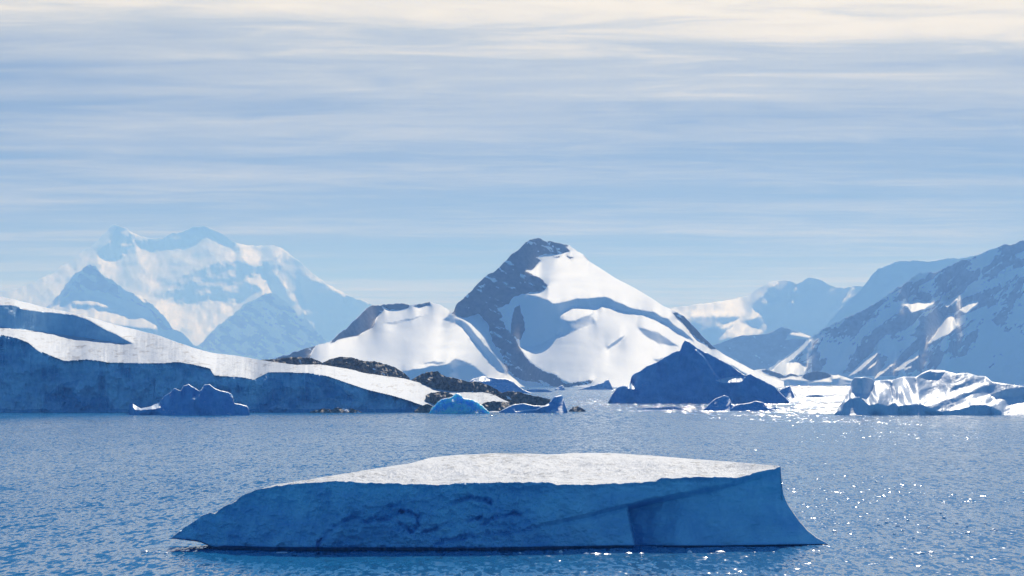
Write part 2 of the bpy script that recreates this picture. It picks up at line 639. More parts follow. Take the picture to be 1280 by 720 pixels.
mountain('mountain', 'pointed pale blue peak with snow ledges in front of the broad far massif',
         top=[(10, 410), (40, 395), (60, 383), (75, 367), (80, 360), (88, 350), (95, 341), (105, 334), (112, 331), (120, 332), (125, 339), (132, 346),
              (145, 352), (153, 359), (160, 365), (172, 368), (182, 376), (195, 386), (205, 396), (212, 406), (222, 415), (237, 426), (262, 442), (300, 465)],
         base=478.5, x0=10, x1=300, rows=150, depth=20500, slope=50, jag=4.5, jag_s=9, gamp=0.35, gscale=(16, 8), shear=0.7, warp=3, seed=11,
         regions=[([(80, 372), (95, 366), (120, 370), (155, 383), (157, 389), (125, 382), (88, 379)], 13),
                  ([(66, 384), (84, 376), (95, 386), (115, 386), (160, 392), (195, 399), (200, 412), (150, 407), (100, 397), (60, 392)], 13),
                  ([(153, 372), (172, 366), (186, 377), (170, 377)], 12), ([(88, 355), (96, 352), (97, 358)], 15)],
         rock=[([(70, 380), (112, 326), (160, 362), (215, 410), (205, 415), (185, 385), (150, 372), (120, 364), (88, 364)], 52, 0.02)])
mountain('mountain', 'low pale pyramid peak wholly in blue shade before the broad massif',
         top=[(215, 455), (240, 437), (255, 424), (275, 405), (290, 393), (305, 380), (322, 371), (335, 367), (345, 369), (358, 377), (368, 386),
              (375, 399), (379, 400), (383, 397), (395, 411), (405, 425), (425, 442), (450, 460)],
         base=478, x0=215, x1=450, rows=130, depth=23500, slope=52, jag=5.0, jag_s=9, gamp=0.4, gscale=(14, 10), shear=0.6, warp=3, seed=19, namp=2, nscale=16,
         rock=[([(215, 455), (335, 360), (450, 460), (450, 490), (215, 490)], 54, -0.05)])
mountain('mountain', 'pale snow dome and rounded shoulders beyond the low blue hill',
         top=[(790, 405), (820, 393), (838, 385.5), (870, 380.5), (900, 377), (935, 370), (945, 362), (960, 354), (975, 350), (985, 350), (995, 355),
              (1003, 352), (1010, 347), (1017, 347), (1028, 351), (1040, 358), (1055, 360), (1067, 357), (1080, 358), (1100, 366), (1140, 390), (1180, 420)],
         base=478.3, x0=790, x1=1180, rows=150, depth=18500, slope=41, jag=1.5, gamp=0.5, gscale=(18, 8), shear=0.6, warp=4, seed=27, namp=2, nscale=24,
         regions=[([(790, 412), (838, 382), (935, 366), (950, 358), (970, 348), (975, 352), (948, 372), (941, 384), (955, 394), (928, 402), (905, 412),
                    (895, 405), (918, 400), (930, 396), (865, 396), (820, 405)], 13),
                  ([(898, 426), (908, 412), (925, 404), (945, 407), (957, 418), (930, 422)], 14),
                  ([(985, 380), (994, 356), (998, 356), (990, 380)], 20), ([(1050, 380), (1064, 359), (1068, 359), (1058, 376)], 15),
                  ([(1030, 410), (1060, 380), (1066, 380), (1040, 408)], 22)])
mountain('mountain', 'pale blue ridge rising just behind the large streaked slope',
         top=[(1000, 440), (1030, 410), (1060, 376), (1075, 362), (1085, 351), (1097, 336), (1115, 329), (1125, 326), (1150, 327), (1175, 325), (1200, 322),
              (1240, 316), (1300, 312), (1360, 330), (1440, 390), (1520, 460)],
         base=478.7, x0=1000, x1=1520, rows=120, depth=15000, slope=52, jag=3.0, jag_s=8, gamp=0.35, gscale=(20, 12), shear=0.7, warp=3, seed=33)
mountain('hill', 'low rounded blue hill between the main snow mountain and the streaked slope', 'hill',
         top=[(850, 452), (875, 440), (893, 431), (910, 425), (925, 420), (945, 418.5), (960, 417), (972, 411), (978, 409), (985, 411), (992, 413),
              (1000, 415), (1012, 420), (1030, 432), (1060, 460)],
         base=479.5, x0=850, x1=1060, rows=90, depth=12000, slope=50, jag=1.0, jag_s=4, gamp=0.25, gscale=(16, 9), warp=2, seed=39,
         regions=[([(982, 416), (992, 415), (1016, 419), (1012, 423), (990, 419)], 14)],
         rock=[([(850, 452), (893, 425), (945, 412), (978, 400), (990, 414), (980, 425), (1010, 424), (1040, 470), (850, 470)], 48, 0.5)])


def streaked(X, Y, wx, wy, S, R):
    u = X * 0.62 + Y * 0.62 + 10 * fbm(X / 60, Y / 60, seed=70, octaves=3)   # gullies run down to the left
    q = fbm(u / 15, (Y - X * .5) / 42, seed=71, octaves=6, gain=0.72)
    R = ((q > 0.0) & (Y < 470 - 0.0 * X)).astype(float)
    lower = inside([(1150, 480), (1180, 455), (1215, 440), (1232, 395), (1262, 420), (1330, 440), (1330, 490)], wx, wy)
    R[lower & (q < 0.45)] = 0
    R[(X < 1015) & (q < 0.3)] = 0
    for poly in LIT:
        m = inside(poly, X + (wx - X) * .6, Y + (wy - Y) * .6)
        S[m] = 5
        R[m] = 0
    return S, R


LIT = [[(1128, 381), (1145, 374), (1168, 379), (1157, 385), (1140, 391), (1134, 383)], [(1177, 377), (1195, 371), (1197, 374), (1184, 385)],
       [(1200, 388), (1210, 376), (1225, 377), (1207, 392)], [(1160, 430), (1177, 405), (1183, 393), (1192, 391), (1195, 410), (1185, 418)],
       [(1117, 464), (1149, 436), (1148, 447), (1125, 463)], [(1090, 474), (1115, 451), (1116, 456), (1095, 473)],
       [(1055, 474), (1077, 452), (1097, 436), (1097, 443), (1073, 465)], [(1084, 462), (1096, 451), (1095, 456)],
       [(963, 464), (975, 455), (998, 452), (1008, 459), (1006, 469), (968, 470)], [(966, 459), (990, 443), (1013, 422), (1015, 425), (992, 449), (975, 458)],
       [(1127, 464), (1140, 456), (1138, 460)], [(1251, 350), (1255, 348), (1255, 354)]]
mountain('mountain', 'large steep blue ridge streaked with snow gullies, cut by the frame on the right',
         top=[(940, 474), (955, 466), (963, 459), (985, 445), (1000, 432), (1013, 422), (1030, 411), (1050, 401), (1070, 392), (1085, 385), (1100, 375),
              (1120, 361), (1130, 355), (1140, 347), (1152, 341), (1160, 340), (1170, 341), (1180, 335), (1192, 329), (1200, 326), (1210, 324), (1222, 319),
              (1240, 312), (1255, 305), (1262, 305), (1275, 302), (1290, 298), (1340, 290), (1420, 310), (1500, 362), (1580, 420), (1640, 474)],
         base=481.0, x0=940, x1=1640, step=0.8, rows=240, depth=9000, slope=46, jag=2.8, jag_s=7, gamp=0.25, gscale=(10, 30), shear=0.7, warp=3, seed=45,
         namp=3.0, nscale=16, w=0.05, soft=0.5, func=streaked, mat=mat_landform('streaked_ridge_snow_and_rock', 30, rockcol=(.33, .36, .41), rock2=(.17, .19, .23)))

CENTRAL_TOP = [(300, 462), (330, 453), (355, 445), (375, 437.5), (390, 433), (412, 427), (425, 416), (438, 406), (450, 394), (458, 385), (465, 381), (474, 382),
               (485, 380), (505, 379), (515, 381), (525, 380), (536, 378), (548, 380), (557, 385), (565, 391), (567.5, 390), (569, 384), (571, 380), (580, 371),
               (590, 363), (600, 352), (610, 343), (620, 338), (630, 328), (640, 319), (650, 309), (660, 301), (668, 298.5), (676, 299), (684, 301), (695, 304),
               (710, 306), (720, 312), (730, 319), (737, 327), (745, 332), (770, 348), (795, 361), (810, 370), (830, 383), (845, 389), (855, 395), (867, 408),
               (878, 420), (890, 432), (905, 443), (925, 454), (940, 462), (955, 469), (980, 477)]
R_MAIN = [(566, 392), (556, 360), (640, 290), (668, 280), (695, 296), (714, 314), (703, 317), (678, 318), (670, 322), (675, 327), (665, 337), (655, 338), (668, 344),
          (677, 348), (685, 357), (683, 362), (670, 365), (653, 367), (640, 372), (637, 380), (622, 385), (628, 397), (632, 410), (643, 422), (648, 432), (655, 445),
          (665, 455), (678, 464), (695, 470), (705, 477), (690, 481), (650, 475), (634, 466), (628, 446), (616, 428), (610, 405), (600, 392), (580, 398)]
mountain('mountain', 'sharp snow mountain with dark rocky left flank and white shoulder, tallest in the middle',
         top=CENTRAL_TOP, base=484.3, x0=300, x1=980, step=0.8, rows=260, depth=5500, slope=12.5, jag=2.6, jag_s=8, gamp=0.13, gscale=(34, 7), shear=-0.4,
         jagw=[(300, 1), (555, .8), (560, .2), (570, 1), (720, 1), (745, .15), (835, .15), (850, .7), (890, .7), (905, .2)],
         warp=2.6, warp_s=9, seed=53, w=0.14, soft=0.5, namp=0.9, nscale=16, side=0.9, mat=MID,
         regions=[([(640, 372), (655, 366), (675, 372), (695, 380), (720, 374), (745, 372), (757, 371), (770, 377), (785, 384), (800, 388), (815, 390), (835, 399),
                    (850, 411), (862, 420), (868, 428), (850, 417), (830, 404), (810, 395), (790, 391), (775, 389), (765, 384), (752, 381), (745, 387), (733, 384),
                    (715, 382), (703, 390), (701, 414), (695, 420), (680, 428), (665, 434), (650, 433), (638, 424), (626, 404), (618, 385)], 50),
                  ([(700, 400), (720, 400), (740, 392), (744, 404), (720, 413), (703, 420)], 27),
                  ([(797, 408), (825, 416), (848, 434), (825, 430), (803, 418)], 30),
                  ([(758, 433), (782, 418), (776, 427), (760, 437)], 40),
                  ([(815, 450), (832, 449), (826, 455)], 45),
                  ([(555, 400), (562, 392), (577, 400), (590, 412), (605, 430), (625, 452), (634, 470), (622, 463), (605, 443), (590, 425), (580, 412), (570, 405)], 55),
                  ([(503, 464), (520, 461), (560, 455), (568, 447), (590, 456), (608, 470), (590, 477), (575, 484), (540, 486), (510, 476)], 50),
                  ([(525, 455), (545, 452), (560, 453), (545, 456)], 38),
                  ([(872, 438), (890, 445), (912, 456), (937, 470), (940, 478), (905, 478), (895, 465), (885, 450)], 50),
                  ([(480, 404), (520, 396), (535, 393), (520, 399), (490, 406)], 26)],
         rock=[(R_MAIN, 58, 0.34),
               ([(645, 384), (650, 382), (654, 398), (656, 414), (650, 425), (639, 418), (639, 403)], 50, 0.6),
               ([(412, 429), (449, 394), (465, 376), (474, 377), (480, 388), (471, 397), (466, 409), (458, 414), (448, 419), (430, 423)], 60, 0.5),
               ([(475, 382), (485, 374), (512, 374), (512, 384), (500, 388), (485, 387)], 50, 0.45),
               ([(518, 383), (536, 372), (539, 382), (527, 384)], 50, 0.6),
               ([(300, 464), (330, 450), (355, 442), (375, 434), (398, 429), (389, 440), (388, 450), (350, 460)], 50, 0.4),
               ([(688, 300), (712, 303), (711, 308), (700, 309)], 45, 0.2), ([(690, 321), (700, 320), (699, 323)], 40, 0.9), ([(706, 320), (717, 323), (713, 325)], 40, 0.9),
               ([(840, 390), (855, 391), (866, 404), (898, 436), (889, 437), (876, 426), (862, 416), (855, 405)], 52, 0.5),
               ([(730, 318), (738, 326), (735, 327)], 45, 0.9),
               ([(675, 480), (690, 472), (705, 476), (712, 480), (742, 474), (738, 480), (700, 485)], 45, 0.1)])

mountain('shore', 'low snowy shore with dark hummocks along the far water', 'shore',
         top=[(925, 471), (938, 466), (945, 462), (955, 461), (962, 463), (975, 467), (980, 470), (988, 467), (995, 468), (1001, 471), (1010, 466), (1022, 464),
              (1033, 466), (1040, 469), (1048, 468.5), (1060, 473), (1075, 476), (1100, 479)],
         base=482.2, x0=925, x1=1100, step=0.6, rows=60, depth=sea_depth(482.2), slope=13, jag=0.8, jag_s=4, gamp=0.3, gscale=(9, 3), warp=1.5, warp_s=5, seed=59,
         mat=MID, sea=True,
         regions=[([(960, 479), (985, 474), (1010, 476), (1070, 480), (1070, 484), (960, 484)], 45), ([(1040, 474), (1050, 472), (1070, 478), (1040, 479)], 45)],
         rock=[([(950, 463), (965, 461), (985, 472), (974, 473)], 45, 0.5), ([(980, 472), (988, 465), (1000, 471), (988, 470)], 45, 0.6),
               ([(1002, 471), (1010, 464), (1022, 462), (1033, 464), (1040, 470), (1026, 474), (1012, 476)], 48, 0.5)])

# ------------------------------------------------------------------ glacier
GL_TOP = [(-420, 505), (-400, 470), (-330, 430), (-240, 398), (-150, 374), (-60, 362), (0, 370.5), (22, 375.5), (55, 384), (85, 390), (110, 396), (140, 405), (170, 412), (200, 420), (222, 428), (240, 434), (265, 441), (300, 445),
          (320, 449), (345, 453), (370, 456), (400, 455.5), (440, 462), (455, 466), (480, 470), (505, 473), (520, 477), (535, 481.5), (548, 479), (556, 482), (566, 487),
          (580, 488), (600, 489.5), (617, 493), (630, 500), (650, 507), (668, 513), (690, 514.5)]
GL_EDGE = [(-420, 508), (-400, 486), (-320, 462), (-220, 440), (-140, 418), (-60, 410), (0, 419), (20, 423), (35, 429), (45, 437), (58, 443), (80, 452), (95, 451), (108, 450), (125, 452), (135, 454), (200, 455), (222, 453), (240, 456),
           (262, 461), (267, 470), (300, 472), (317, 475), (325, 471), (335, 466), (360, 466), (390, 467), (410, 471), (430, 478), (445, 483), (460, 488), (490, 495),
           (510, 501), (530, 508), (538, 514), (545, 520), (700, 520)]
GL_WEDGE = [(-190, 396), (-150, 386), (-70, 376), (0, 381), (20, 382), (29, 387), (55, 390), (89, 393), (111, 400), (122, 407), (147, 419), (166, 430), (144, 428), (107, 422), (55, 415), (0, 409), (-70, 402)]


def edge_of(x):
    return curve(GL_EDGE, x) + 1.3 * fbm(x / 7, x * 0, seed=83, octaves=4, gain=.6)


def glacier_slopes(X, Y, wx, wy, S, R):
    e = edge_of(X)
    c = Y > e
    S[c] = 70
    R[:] = 0
    R[c] = np.clip(0.35 + 1.7 * fbm(X / 30, Y / 16, seed=88, octaves=5), 0, 1.2)[c]
    # a deeper blue foot, and old hollows in the cliff coloured deeper blue
    for poly in ([(52, 512), (58, 495), (75, 480), (100, 475), (92, 490), (110, 512)], [(108, 515), (115, 497), (135, 495), (146, 515)],
                 [(325, 512), (320, 490), (335, 472), (355, 475), (350, 505)], [(385, 470), (400, 470), (425, 482), (440, 500), (410, 498), (395, 480)]):
        m = c & inside(poly, wx, wy)
        R[m] += .8
        S[m] = 60
    R[c & (Y > 511.5 + 1.5 * fbm(X / 9, X * 0, seed=90))] += 1.2
    R[inside(GL_WEDGE, wx, wy)] = 0
    return S, R


def glacier_folds(X, Y):
    below = Y > curve(GL_EDGE, X)
    q = 26 * np.abs(fbm(X / 34, Y / 50, seed=91, octaves=5, gain=.5)) + 5.0 * fbm(X / 11, Y / 7, seed=93, octaves=4, gain=.6) + 9.0 * np.abs(fbm(X / 8, Y / 75, seed=95, octaves=4, gain=.6))
    return np.where(below, q, 0.2 * q)


gl = relief('glacier', GLICE, GL_TOP, 515.3, -420, 690, step=0.7, rows=230, slope=9, regions=[(GL_WEDGE, 60)], gamp=0.10, gscale=(14, 3), warp=1.6, warp_s=7, seed=65,
            sea=True, func=glacier_slopes, hfunc=glacier_folds, w=0.12, soft=0.7, jag=0.5, jag_s=6, back=2.0, side=1.6,
            parts=[('ice_cliff', GLICE, lambda x, y: y > edge_of(x)), ('shaded_ice_wall', GLICE, lambda x, y: inside(GL_WEDGE, x, y)),
                   ('snow_field', GLSNOW, lambda x, y: np.ones(x.shape, bool))])
tag(gl, 'long snow covered glacier ending in a blue ice cliff above the sea', 'glacier', kind='structure')

# ------------------------------------------------------------------ rocks along the shore


def outcrop(label, top, base, depth=None, seed=1, sea=False, free=0.62, **kw):
    x0, x1 = top[0][0], top[-1][0]
    bx = base if hasattr(base, '__len__') else [(x0, base), (x1, base)]
    yy = max(p[1] for p in bx)
    o = relief('rock_outcrop', ROCK, top, bx, x0, x1, step=0.35, rows=50, depth=depth, slope=44, jag=1.1, jag_s=3.0, gamp=0.8, gscale=(4, 3), seed=seed,
               namp=3.0, nscale=5, soft=0.5, sea=sea, back=2.5, warp=2, warp_s=4,
               rock=[([(x0 - 9, 400), (x1 + 9, 400), (x1 + 9, 530), (x0 - 9, 530)], 44, free)], **kw)
    return tag(o, label, 'rocks', 'dark rocks along the glacier shore')


outcrop('thin dark rock ridge behind the glacier snow, leftmost of the shore rocks',
        [(318, 451), (330, 449), (345, 449), (360, 446.5), (375, 446), (390, 448), (400, 452), (408, 457)], [(318, 455), (345, 456), (370, 459), (408, 460)], 1270, 3)
outcrop('long dark hump of bare rock above the glacier snow below the white shoulder',
        [(402, 454), (412, 449), (425, 446), (440, 447), (455, 451), (470, 452), (485, 456), (495, 459.5), (503, 465), (512, 472)],
        [(402, 457), (430, 459.5), (455, 467), (475, 471), (490, 470), (512, 474)], 1225, 7)
outcrop('jagged dark rock ridge falling towards the blue iceberg',
        [(514, 475), (525, 468), (535, 465), (547, 464), (555, 470), (570, 473), (585, 477), (598, 477), (610, 481), (620, 486), (628, 492)],
        [(514, 478), (535, 483), (550, 480.5), (560, 485), (570, 489.5), (600, 491), (628, 495)], 1210, 11)
outcrop('flat dark rock spit reaching into the glittering far water',
        [(612, 494), (622, 492), (635, 489), (650, 490), (662, 494), (675, 496), (688, 499)], [(612, 497), (625, 500), (640, 504), (660, 502), (688, 501)], 1195, 17)
outcrop('small brown rock patch on the snow just above the blue iceberg',
        [(532, 494), (538, 491), (548, 489.5), (560, 490), (568, 495)], [(532, 496), (545, 499), (556, 500), (568, 497)], 1166, 23)
outcrop('low brown rock slab between the blue iceberg and the finned iceberg',
        [(598, 507), (606, 503), (616, 501.5), (630, 502), (645, 504), (656, 508)], [(598, 511), (612, 514), (630, 513), (645, 510), (656, 509)], 1152, 29)
outcrop('dark boulders at the right foot of the glacier cliff',
        [(518, 514), (525, 508), (532, 505), (538, 506), (546, 512)], [(518, 515.8), (546, 515.8)], None, 31, sea=True, free=.5)
outcrop('scattered low stones under the middle of the glacier cliff',
        [(388, 514.5), (396, 512), (405, 510.5), (415, 512), (422, 509.5), (432, 511), (440, 510.5), (452, 514.5)], [(388, 515.9), (452, 515.9)], None, 37, sea=True, free=.1)
outcrop('small dark rock in the water right of the finned iceberg',
        [(711, 513), (716, 509), (722, 508), (727, 510), (732, 513)], [(711, 514.6), (732, 514.6)], None, 41, sea=True)

# ------------------------------------------------------------------ icebergs


def berg(label, top, base, mat=BERG, step=0.4, rows=70, slope=66, group='icebergs', name='iceberg', cat='iceberg', **kw):
    a = dict(jag=0.4, jag_s=4, gamp=0.22, gscale=(9, 9), warp=1.0, warp_s=5, soft=0.6, rim=0.7, rimslope=9, namp=4.0, nscale=14, back=1.5, w=0.04)
    a.update(kw)
    o = relief(name, mat, top, base, top[0][0], top[-1][0], step=step, rows=rows, slope=slope, sea=True, **a)
    return tag(o, label, cat, group)


# the dark pyramid: a front ridge with a hollow and a second wall behind it
PY_TOP = [(760, 503.6), (765, 493), (771, 484.5), (780, 482), (785, 483), (787, 481), (789, 471), (793, 467), (800, 464), (808, 458), (820, 453), (832, 446), (842, 440),
          (850, 438), (853, 430), (856, 425), (862, 427.5), (870, 434), (880, 439.5), (890, 444), (900, 449), (912, 456), (925, 465), (931, 469), (938, 467), (945, 471),
          (955, 476), (968, 483), (978, 493), (984, 499), (987, 503.6)]
PY_TOP = sorted(PY_TOP)


def pyramid(X, Y, wx, wy, S, R):
    led = [(870, 437), (880, 446), (888, 458), (895, 469), (903, 475), (918, 476.5), (927, 476), (931, 471)]
    d = nearline(led, X, Y)
    S[d < 0.9] = 12
    S[inside([(893, 476), (905, 472), (926, 470), (930, 474), (925, 478), (905, 479)], wx, wy)] = 14
    S[inside([(783, 486), (788, 477), (794, 480), (794, 487)], wx, wy)] = 12
    return S, R


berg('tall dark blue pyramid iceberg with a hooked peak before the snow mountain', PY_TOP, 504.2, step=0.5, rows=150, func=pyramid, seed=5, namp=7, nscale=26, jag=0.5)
berg('small dark wedge of ice just off the right end of the pyramid iceberg',
     [(971, 495), (974, 488), (978, 485), (987, 481.8), (990, 488), (993.5, 496.5)], 497, seed=7)
berg('rounded bergy bit with a bright rim in front of the pyramid iceberg',
     [(879, 512.5), (884, 508), (888, 503), (895, 497.5), (900, 496), (905, 494), (911, 496), (914, 503), (917, 512.5)], 513, seed=9)
berg('low bumpy bergy bit right beside the rounded one',
     [(912, 512.5), (918, 507), (925, 505), (930, 504.5), (937, 503.5), (945, 501), (955, 503), (958, 509), (964, 511), (970, 512.7)], 513.2, seed=12)
BLOCKS = [(1043, 518.3), (1047, 513), (1050, 507), (1055, 500), (1058, 493.5), (1062, 491), (1063.5, 478), (1068, 471.5), (1074, 472), (1080, 471), (1090, 473), (1093, 476),
          (1105, 475), (1115, 475), (1128, 471), (1145, 471), (1155, 465), (1163, 462), (1180, 463), (1195, 467), (1210, 466), (1222, 470), (1232, 470), (1240, 477),
          (1260, 480), (1280, 483), (1305, 488), (1330, 500), (1350, 518.3)]


def flutes(X, Y, wx, wy, S, R):
    S[:] = 30
    q = fbm((X * 0.35 + Y) / 7.0, (X - Y) / 60, seed=121, octaves=4, gain=.55)
    q2 = fbm((X * 0.5 - Y * .25) / 5.5, Y / 30, seed=125, octaves=3)
    right = X > 1150
    S = np.where(right, 23 + 32 * q, 20 + 22 * q2)
    S[inside([(1062, 470), (1093, 470), (1092, 483), (1086, 492), (1062, 491)], wx, wy)] = 72
    S[inside([(1052, 520), (1054, 505), (1064, 498), (1076, 497), (1086, 507), (1098, 505), (1110, 508), (1118, 503), (1122, 508), (1150, 505), (1165, 512), (1180, 516), (1180, 520)], wx, wy)] = 74
    S[inside([(1180, 514), (1200, 512), (1215, 507), (1232, 506), (1250, 513), (1255, 520), (1180, 520)], wx, wy)] = 68
    S[inside([(1147, 471), (1160, 465), (1183, 465), (1172, 475), (1158, 474)], wx, wy)] = 42
    S[inside([(1238, 494), (1246, 490), (1262, 486), (1280, 484), (1345, 500), (1280, 494), (1250, 497)], wx, wy)] = 60
    S[inside([(1112, 478), (1117, 478), (1121, 500), (1116, 500)], wx, wy)] = 44
    return np.clip(S, 6, 80), R


berg('wide white iceberg carved with diagonal flutes, cut off by the right frame edge', BLOCKS, 519.0, mat=FLUTED, step=0.45, rows=110, func=flutes, seed=15, rim=0.8, gamp=0.15,
     namp=1.8, nscale=8, soft=0.9)
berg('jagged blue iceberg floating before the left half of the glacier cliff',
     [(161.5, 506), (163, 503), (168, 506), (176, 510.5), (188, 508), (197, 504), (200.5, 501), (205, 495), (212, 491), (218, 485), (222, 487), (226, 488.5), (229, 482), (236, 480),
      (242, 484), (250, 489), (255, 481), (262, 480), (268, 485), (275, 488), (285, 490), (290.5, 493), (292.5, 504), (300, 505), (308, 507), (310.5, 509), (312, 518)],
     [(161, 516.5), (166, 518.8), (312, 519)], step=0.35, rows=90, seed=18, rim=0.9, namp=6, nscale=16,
     func=lambda X, Y, wx, wy, S, R: (np.where(inside([(162, 503), (172, 506), (178, 509), (190, 506), (199, 501), (203, 509), (190, 512), (172, 513), (168, 512)], wx, wy) |
                                               inside([(240, 498), (249, 490), (250, 494), (243, 500)], wx, wy), 13, S), R))
berg('small bright clear blue iceberg below the shore rocks',
     [(536.5, 516.2), (539, 510), (543, 507), (547, 502), (551, 499.5), (556, 498), (560, 497.5), (566, 495), (570, 491), (575, 492), (580, 498), (590, 499), (598, 503), (604, 508),
      (608, 511), (612, 516)], 517, mat=BLUEBERG, seed=21, slope=58, jag=0.9, jag_s=3, rim=0.9, namp=5, nscale=9)
berg('low blue iceberg with an upright fin at its right end',
     [(623, 515), (632, 510), (642, 505.5), (655, 504), (668, 507), (680, 507), (686, 504), (690, 499), (693, 495.5), (698, 494.5), (703, 494), (705, 500), (709.5, 515)],
     516, seed=24, rim=0.9,
     func=lambda X, Y, wx, wy, S, R: (np.where(nearline([(645, 514), (655, 513), (670, 512), (678, 508), (686, 506)], X, Y) < 1.0, 12, S), R))
berg('smooth blue ice dome behind the rock spit at the mountain foot',
     [(583, 480), (590, 474), (603, 470), (612, 471.5), (622, 473), (632, 473), (640, 476), (648, 482), (654, 487), (664, 491)], 491.6, seed=27, slope=52, rim=0.8,
     func=lambda X, Y, wx, wy, S, R: (np.where(inside([(585, 482), (600, 470), (615, 474), (612, 477), (598, 477)], wx, wy), 16, S), R))
berg('distant dark sail shaped iceberg left of the pyramid iceberg',
     [(722, 486), (730, 484.5), (740, 482), (748, 479.5), (754, 478), (758, 474.5), (760.5, 474), (763, 479), (766, 486)], 487, seed=30)
berg('distant small peaked iceberg near the mountain foot', [(692, 487), (697, 484), (701, 482), (704, 481.5), (706, 487)], 487.6, seed=33, step=.25)
berg('flat blue floe beyond the rock spit', [(652, 489), (660, 487), (672, 486.5), (683, 486.8), (690, 489.2)], 490, seed=36, cat='ice floe', name='ice_floe', step=.25, rim=0)
berg('long thin floe in the glitter before the pyramid iceberg', [(795, 511.3), (806, 509.8), (818, 510), (835, 508.5), (846, 509), (855, 511.2)], 511.9, seed=39, cat='ice floe',
     name='ice_floe', step=.3, slope=40, rim=0)
berg('thin grey floe in the glitter beyond the fluted iceberg', [(1005, 495.5), (1012, 494), (1020, 493.5), (1027, 494.2), (1031, 495.6)], 496.3, seed=42, cat='ice floe',
     name='ice_floe', step=.25, slope=40, rim=0)
berg('flat floe low in the water at the right foot of the pyramid iceberg', [(956, 511), (966, 509), (978, 508.3), (990, 509), (997, 510.8)], 511.7, seed=44, cat='ice floe',
     name='ice_floe', step=.3, slope=30, rim=0)

# ------------------------------------------------------------------ the tabular iceberg in front
T_RIM = [(214, 672.4), (225, 663.5), (240, 654), (252, 645), (258, 642), (263, 641), (269, 642.5), (274, 637), (280, 632.5), (295, 627), (302, 619.5), (318, 613), (335, 609.5),
         (375, 604), (420, 601), (460, 603.5), (540, 606), (600, 603.5), (640, 603), (680, 602.5), (697, 606), (745, 606), (790, 603.5), (820, 602), (826, 598), (870, 596.5),
         (920, 597), (945, 591), (958, 588), (970, 585), (976, 582.8), (976.6, 600), (979, 617), (984, 630), (991, 641), (1000, 653), (1010, 664), (1020, 672), (1028, 676), (1035, 680)]
B_RIM = [(214, 672), (318, 612.7), (345, 605.5), (385, 599.5), (430, 592), (470, 585.5), (515, 578.5), (540, 571.5), (575, 568.5), (620, 566.5), (660, 567), (690, 568), (720, 566.2),
         (770, 566.5), (820, 570), (870, 574), (920, 577.5), (960, 581), (976, 582.6), (1040, 682)]
W_LINE = [(214, 672.8), (235, 675.5), (250, 677.5), (262, 683), (270, 687), (345, 689), (600, 689), (780, 685.5), (900, 685), (1000, 682.6), (1035, 680.6)]
Z_BACK = [(214, 1.5), (318, 5.35), (430, 5.9), (540, 6.4), (700, 6.5), (870, 6.3), (920, 6.6), (976, 7.15), (1040, 0)]
LEDGE = [(600, 676), (632, 667), (650, 661.5), (690, 654), (740, 643), (785, 632), (850, 619), (900, 609), (945, 597), (976, 588)]
CRACKS = [[(396, 682), (420, 657), (440, 647), (461, 650), (485, 633), (499, 628)], [(499, 639), (523, 646), (519, 660)], [(455, 652), (475, 650), (505, 640)],
          [(530, 667), (564, 653), (602, 647)], [(605, 655), (622, 645), (650, 643)], [(545, 680), (575, 672), (600, 668), (632, 667)], [(500, 655), (515, 664)],
          [(560, 630), (590, 622), (612, 628)]]


